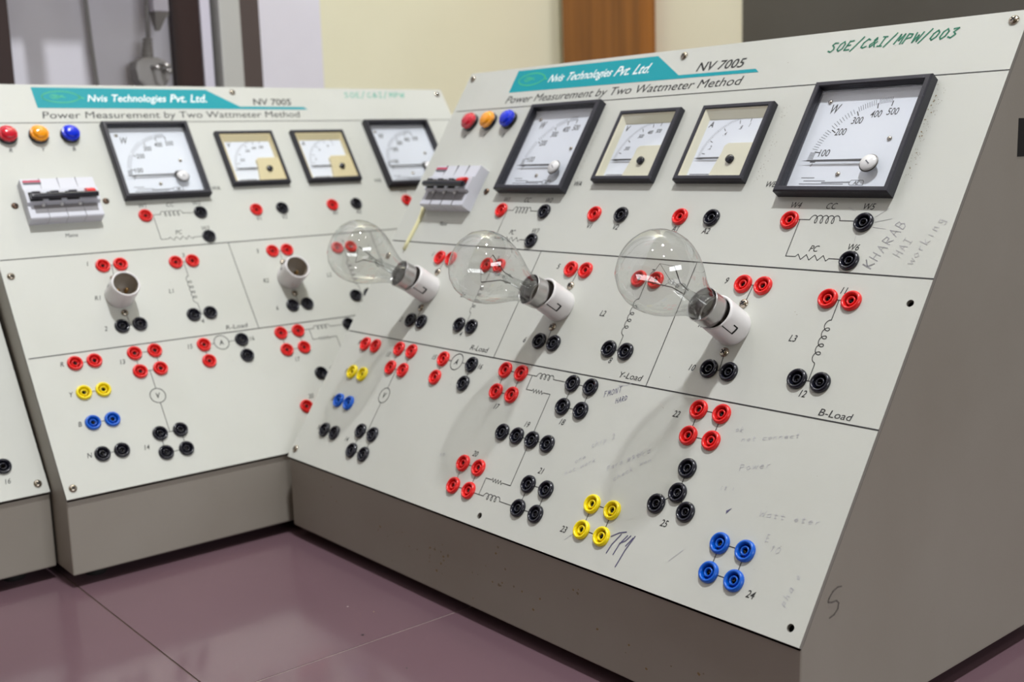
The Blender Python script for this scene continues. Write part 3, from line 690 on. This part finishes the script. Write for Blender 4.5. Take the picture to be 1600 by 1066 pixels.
def bulb(u, v, C, label, rot):
    yawm = Matrix.Rotation(YR, 4, 'Z'); w3 = lambda p: Vector(PR)+yawm @ Vector(p)
    base = w3(on(u, v, 8)); tip = w3(on(*C)); d = (tip-base).normalized()
    r = thing('light_bulb', label, 'light bulb', tuple(base), 0, 'clear bulbs in the holders of the nearest console')
    r.rotation_mode = 'QUATERNION'; r.rotation_quaternion = d.to_track_quat('Z', 'Y')
    env, cap, stem, wires, fil = bulb_meshes(rot)
    obj('glass_envelope', env, r); obj('metal_cap', cap, r); obj('glass_stem', stem, r); obj('support_wire', wires, r); obj('filament', fil, r)
    return r
bulb(477.3, 197.4, (469, 197.4, 83), 'clear glass filament bulb nearest the camera, rightmost of the three bulbs', .4)
bulb(293.3, 197.4, (284, 189.5, 81), 'middle clear glass filament bulb, between the other two bulbs', 1.3)
bulb(103.3, 197.4, (94.5, 193, 80.5), 'farthest clear glass filament bulb, leftmost of three, overlapping the blurred console', 2.4)

# ------------------------------------------------------------------ bench, floor, walls (s,t frame: s along the front row, t towards the right wall)
AY = math.radians(-50.45); E1 = Vector((math.cos(AY), math.sin(AY), 0)); E2 = Vector((-math.sin(AY), math.cos(AY), 0))
bench = thing('workbench', 'mauve tiled workbench top that the trainer consoles stand on', 'workbench', (0,0,0), AY)
SE = [-1927,-1327,-727,-127,473,1073]; TE = [-884.5,-284.5,315.5,915.5,1515.5]
b = MB(); g = .7
def clip(lo, hi, a, z): return max(lo, a), min(hi, z)
for i in range(5):
    for j in range(4):
        for (s0, s1, t0, t1) in ((-1478,-640,-880,1348), (-640,900,150,1348)):
            a, z = clip(s0, s1, SE[i], SE[i+1]); c, d = clip(t0, t1, TE[j], TE[j+1])
            if z-a < 2 or d-c < 2: continue
            if a == SE[i]: a += g
            if z == SE[i+1]: z -= g
            if c == TE[j]: c += g
            if d == TE[j+1]: d -= g
            b.box(a, z, c, d, -10, 0, 'tile')
b.box(-1478,-640,-880,1348,-34,-10.0,'bench'); b.box(-640,900,150,1348,-34,-10.0,'bench')
for t in TE[1:4]: b.box(-1478,900 if t > 150 else -640,t-g,t+g,-10,-.5,'grout')
for s in SE[1:5]: b.box(s-g,s+g,(150 if s > -640 else -880),1348,-10,-.5,'grout_pale')
obj('tiled_top', b.mesh('tiled_top'), bench)
b = MB(); b.box(-1478,-700,-820,1348,-750,-34,'bench'); b.box(-700,860,210,1348,-750,-34,'bench'); obj('cupboard_base', b.mesh('cupboard_base'), bench)
b = MB(); R_ = random.Random(5)
for (s, t, r, m) in ((-742,448,1.1,'dark'),(-775,480,.8,'brown_dirt'),(-668,440,.7,'dark'),(-850,555,.9,'brown_dirt'),(-820,400,.6,'dark'),(-700,300,.8,'white_pvc'),(-800,470,.7,'grout_pale'),(-652,560,.6,'dirt')):
    b.flat([(s+r*math.cos(a)*R_.uniform(.6,1.4), t+r*math.sin(a)*R_.uniform(.6,1.4)) for a in (0,1,2,3,4,5)], m, .3)
obj('crumbs', b.mesh('crumbs'), bench)['kind'] = 'stuff'
def structure(name, me, rot=AY):
    o = obj(name, me); o.rotation_euler = (0,0,rot); o['kind'] = 'structure'; return o
b = MB(); b.box(-1600,3500,-3500,1470,-800,-750,'floor'); structure('floor', b.mesh('floor'))
b = MB(); b.box(-1600,-1480,880,1474,-750,3400,'wall_yellow'); b.box(-1600,-1480,-3000,880,-750,3400,'wall_white'); structure('wall_left', b.mesh('wall_left'))
b = MB(); b.box(-1480,-1087,1354,1474,-750,3400,'wall_cream'); structure('wall_right', b.mesh('wall_right'))
b = MB(); b.box(-1087,1400,1350,1474,-750,3400,'grey_side'); structure('wall_back', b.mesh('wall_back'))
b = MB(); b.box(-1443,-1262,1322,1354,-34,2060,'wood'); b.box(-1325,-1262,1318,1322,-34,2060,'wood'); structure('door_1', b.mesh('door_1', 1.0))
b = MB(); b.prism([(-1466,1345),(-1443,1345),(-1443,1354),(-1466,1354)], 'z', -34, 2060, 'black_gap'); structure('door_gap_strip', b.mesh('door_gap_strip'))  # black strip stands for the shade in the gap beside the door
b = MB(); b.box(-1480,-1466,648,686,-34,2300,'maroon'); structure('trim_2', b.mesh('trim_2', 1.0))
b = MB(); b.box(-1480,-1462,686,700,-34,2300,'white_pvc'); structure('trim_3', b.mesh('trim_3', 1.5))
b = MB(); b.box(-1480,-1474,700,707,-34,2300,'black_gap'); b.box(-1480,-1477,738,780,-34,2300,'taupe'); structure('trim_4', b.mesh('trim_4'))
b = MB(); b.box(-1480,-1450,707,738,-34,2300,'pale_pvc'); structure('trim_5', b.mesh('trim_5', 3))
b = MB(); b.box(-1480,-1460,395,439,-34,2300,'maroon'); structure('window_1', b.mesh('window_1', 1.0))
# switch box above the frame, its plugs and cables
def wl(s, t, z): p = E1*s+E2*t; return (p.x, p.y, z)
sb = thing('switchboard', 'white switch box on the wall at the top left, plug cables hanging from it', 'switchboard', wl(-1480,585,643), AY)
b = MB(); b.box(0,105,-60,52,0,180,'white_pvc'); b.box(0,55,-150,-60,0,180,'white_pvc'); b.box(0,88,-128,-106,-4,40,'plug'); obj('box', b.mesh('box', 3), sb)  # side block and stub added out of view, shaped to shadow the wall
b = MB(); b.box(22,46,25,45,-74,10,'white_pvc'); obj('adapter', b.mesh('adapter', 1.5), sb)
b = MB(); b.prism([(26,45),(44,45),(38,30),(32,30)], 'z', -80, -74, 'plug')
b.add([(24,27,-74),(44,27,-74),(44,45,-74),(24,45,-74),(32,30,-97),(36,30,-97),(36,35,-97),(32,35,-97)], [(0,1,5,4),(1,2,6,5),(2,3,7,6),(3,0,4,7),(4,5,6,7)], 'plug'); obj('adapter_wedge', b.mesh('adapter_wedge'), sb)  # grey wedge tapering down under the adapter
cb = thing('hanging_cable', 'thin grey cable hanging down the white wall left of the plug', 'cable', wl(-1470,536,481), AY)
b = MB(); b.tube([(0,10,-60),(0,6,0),(0,3,50),(2,0,110),(6,-2,161)], 2.6, 'cable'); obj('cable', b.mesh('cable'), cb)
pg = thing('power_plug', 'grey three-pin power plug hanging from its cable behind the middle console', 'plug', wl(-1452,604,481), AY)
b = MB(); b.tube([(0,3,55),(0,4,90),(0,7,130),(2,9,161)], 3.0, 'cable'); obj('cable', b.mesh('cable'), pg)
b = MB(); b.tube([(0,0,28),(0,0,34),(0,.5,42),(0,2,56)], [7,7,6.4,4.6], 'plug', 14)
for k in range(5): b.lathe([(4,0),(7.6-.3*k,.4),(7.6-.3*k,2.4),(4,2.8)], 'plug', 18, (0,.4*k,34+k*4.6))
obj('strain_relief', b.mesh('strain_relief'), pg)
b = MB(); prof = [(-22,16),(-20,25),(-10,31),(8,31),(20,26),(25,16),(22,2),(12,-10),(-10,-10),(-20,2)]
b.prism(prof, 'x', -14, 14, 'plug'); obj('plug_body', b.mesh('plug_body', 4), pg)
for (y, z, L) in ((8,22,11),(12,15,8),(-2,19,7)):
    b = MB(); b.tube([(10,y,z),(22,y+L*.4,z-1),(26,y+L,z-3)], 2.4, 'cap', 10); obj('pin', b.mesh('pin'), pg)
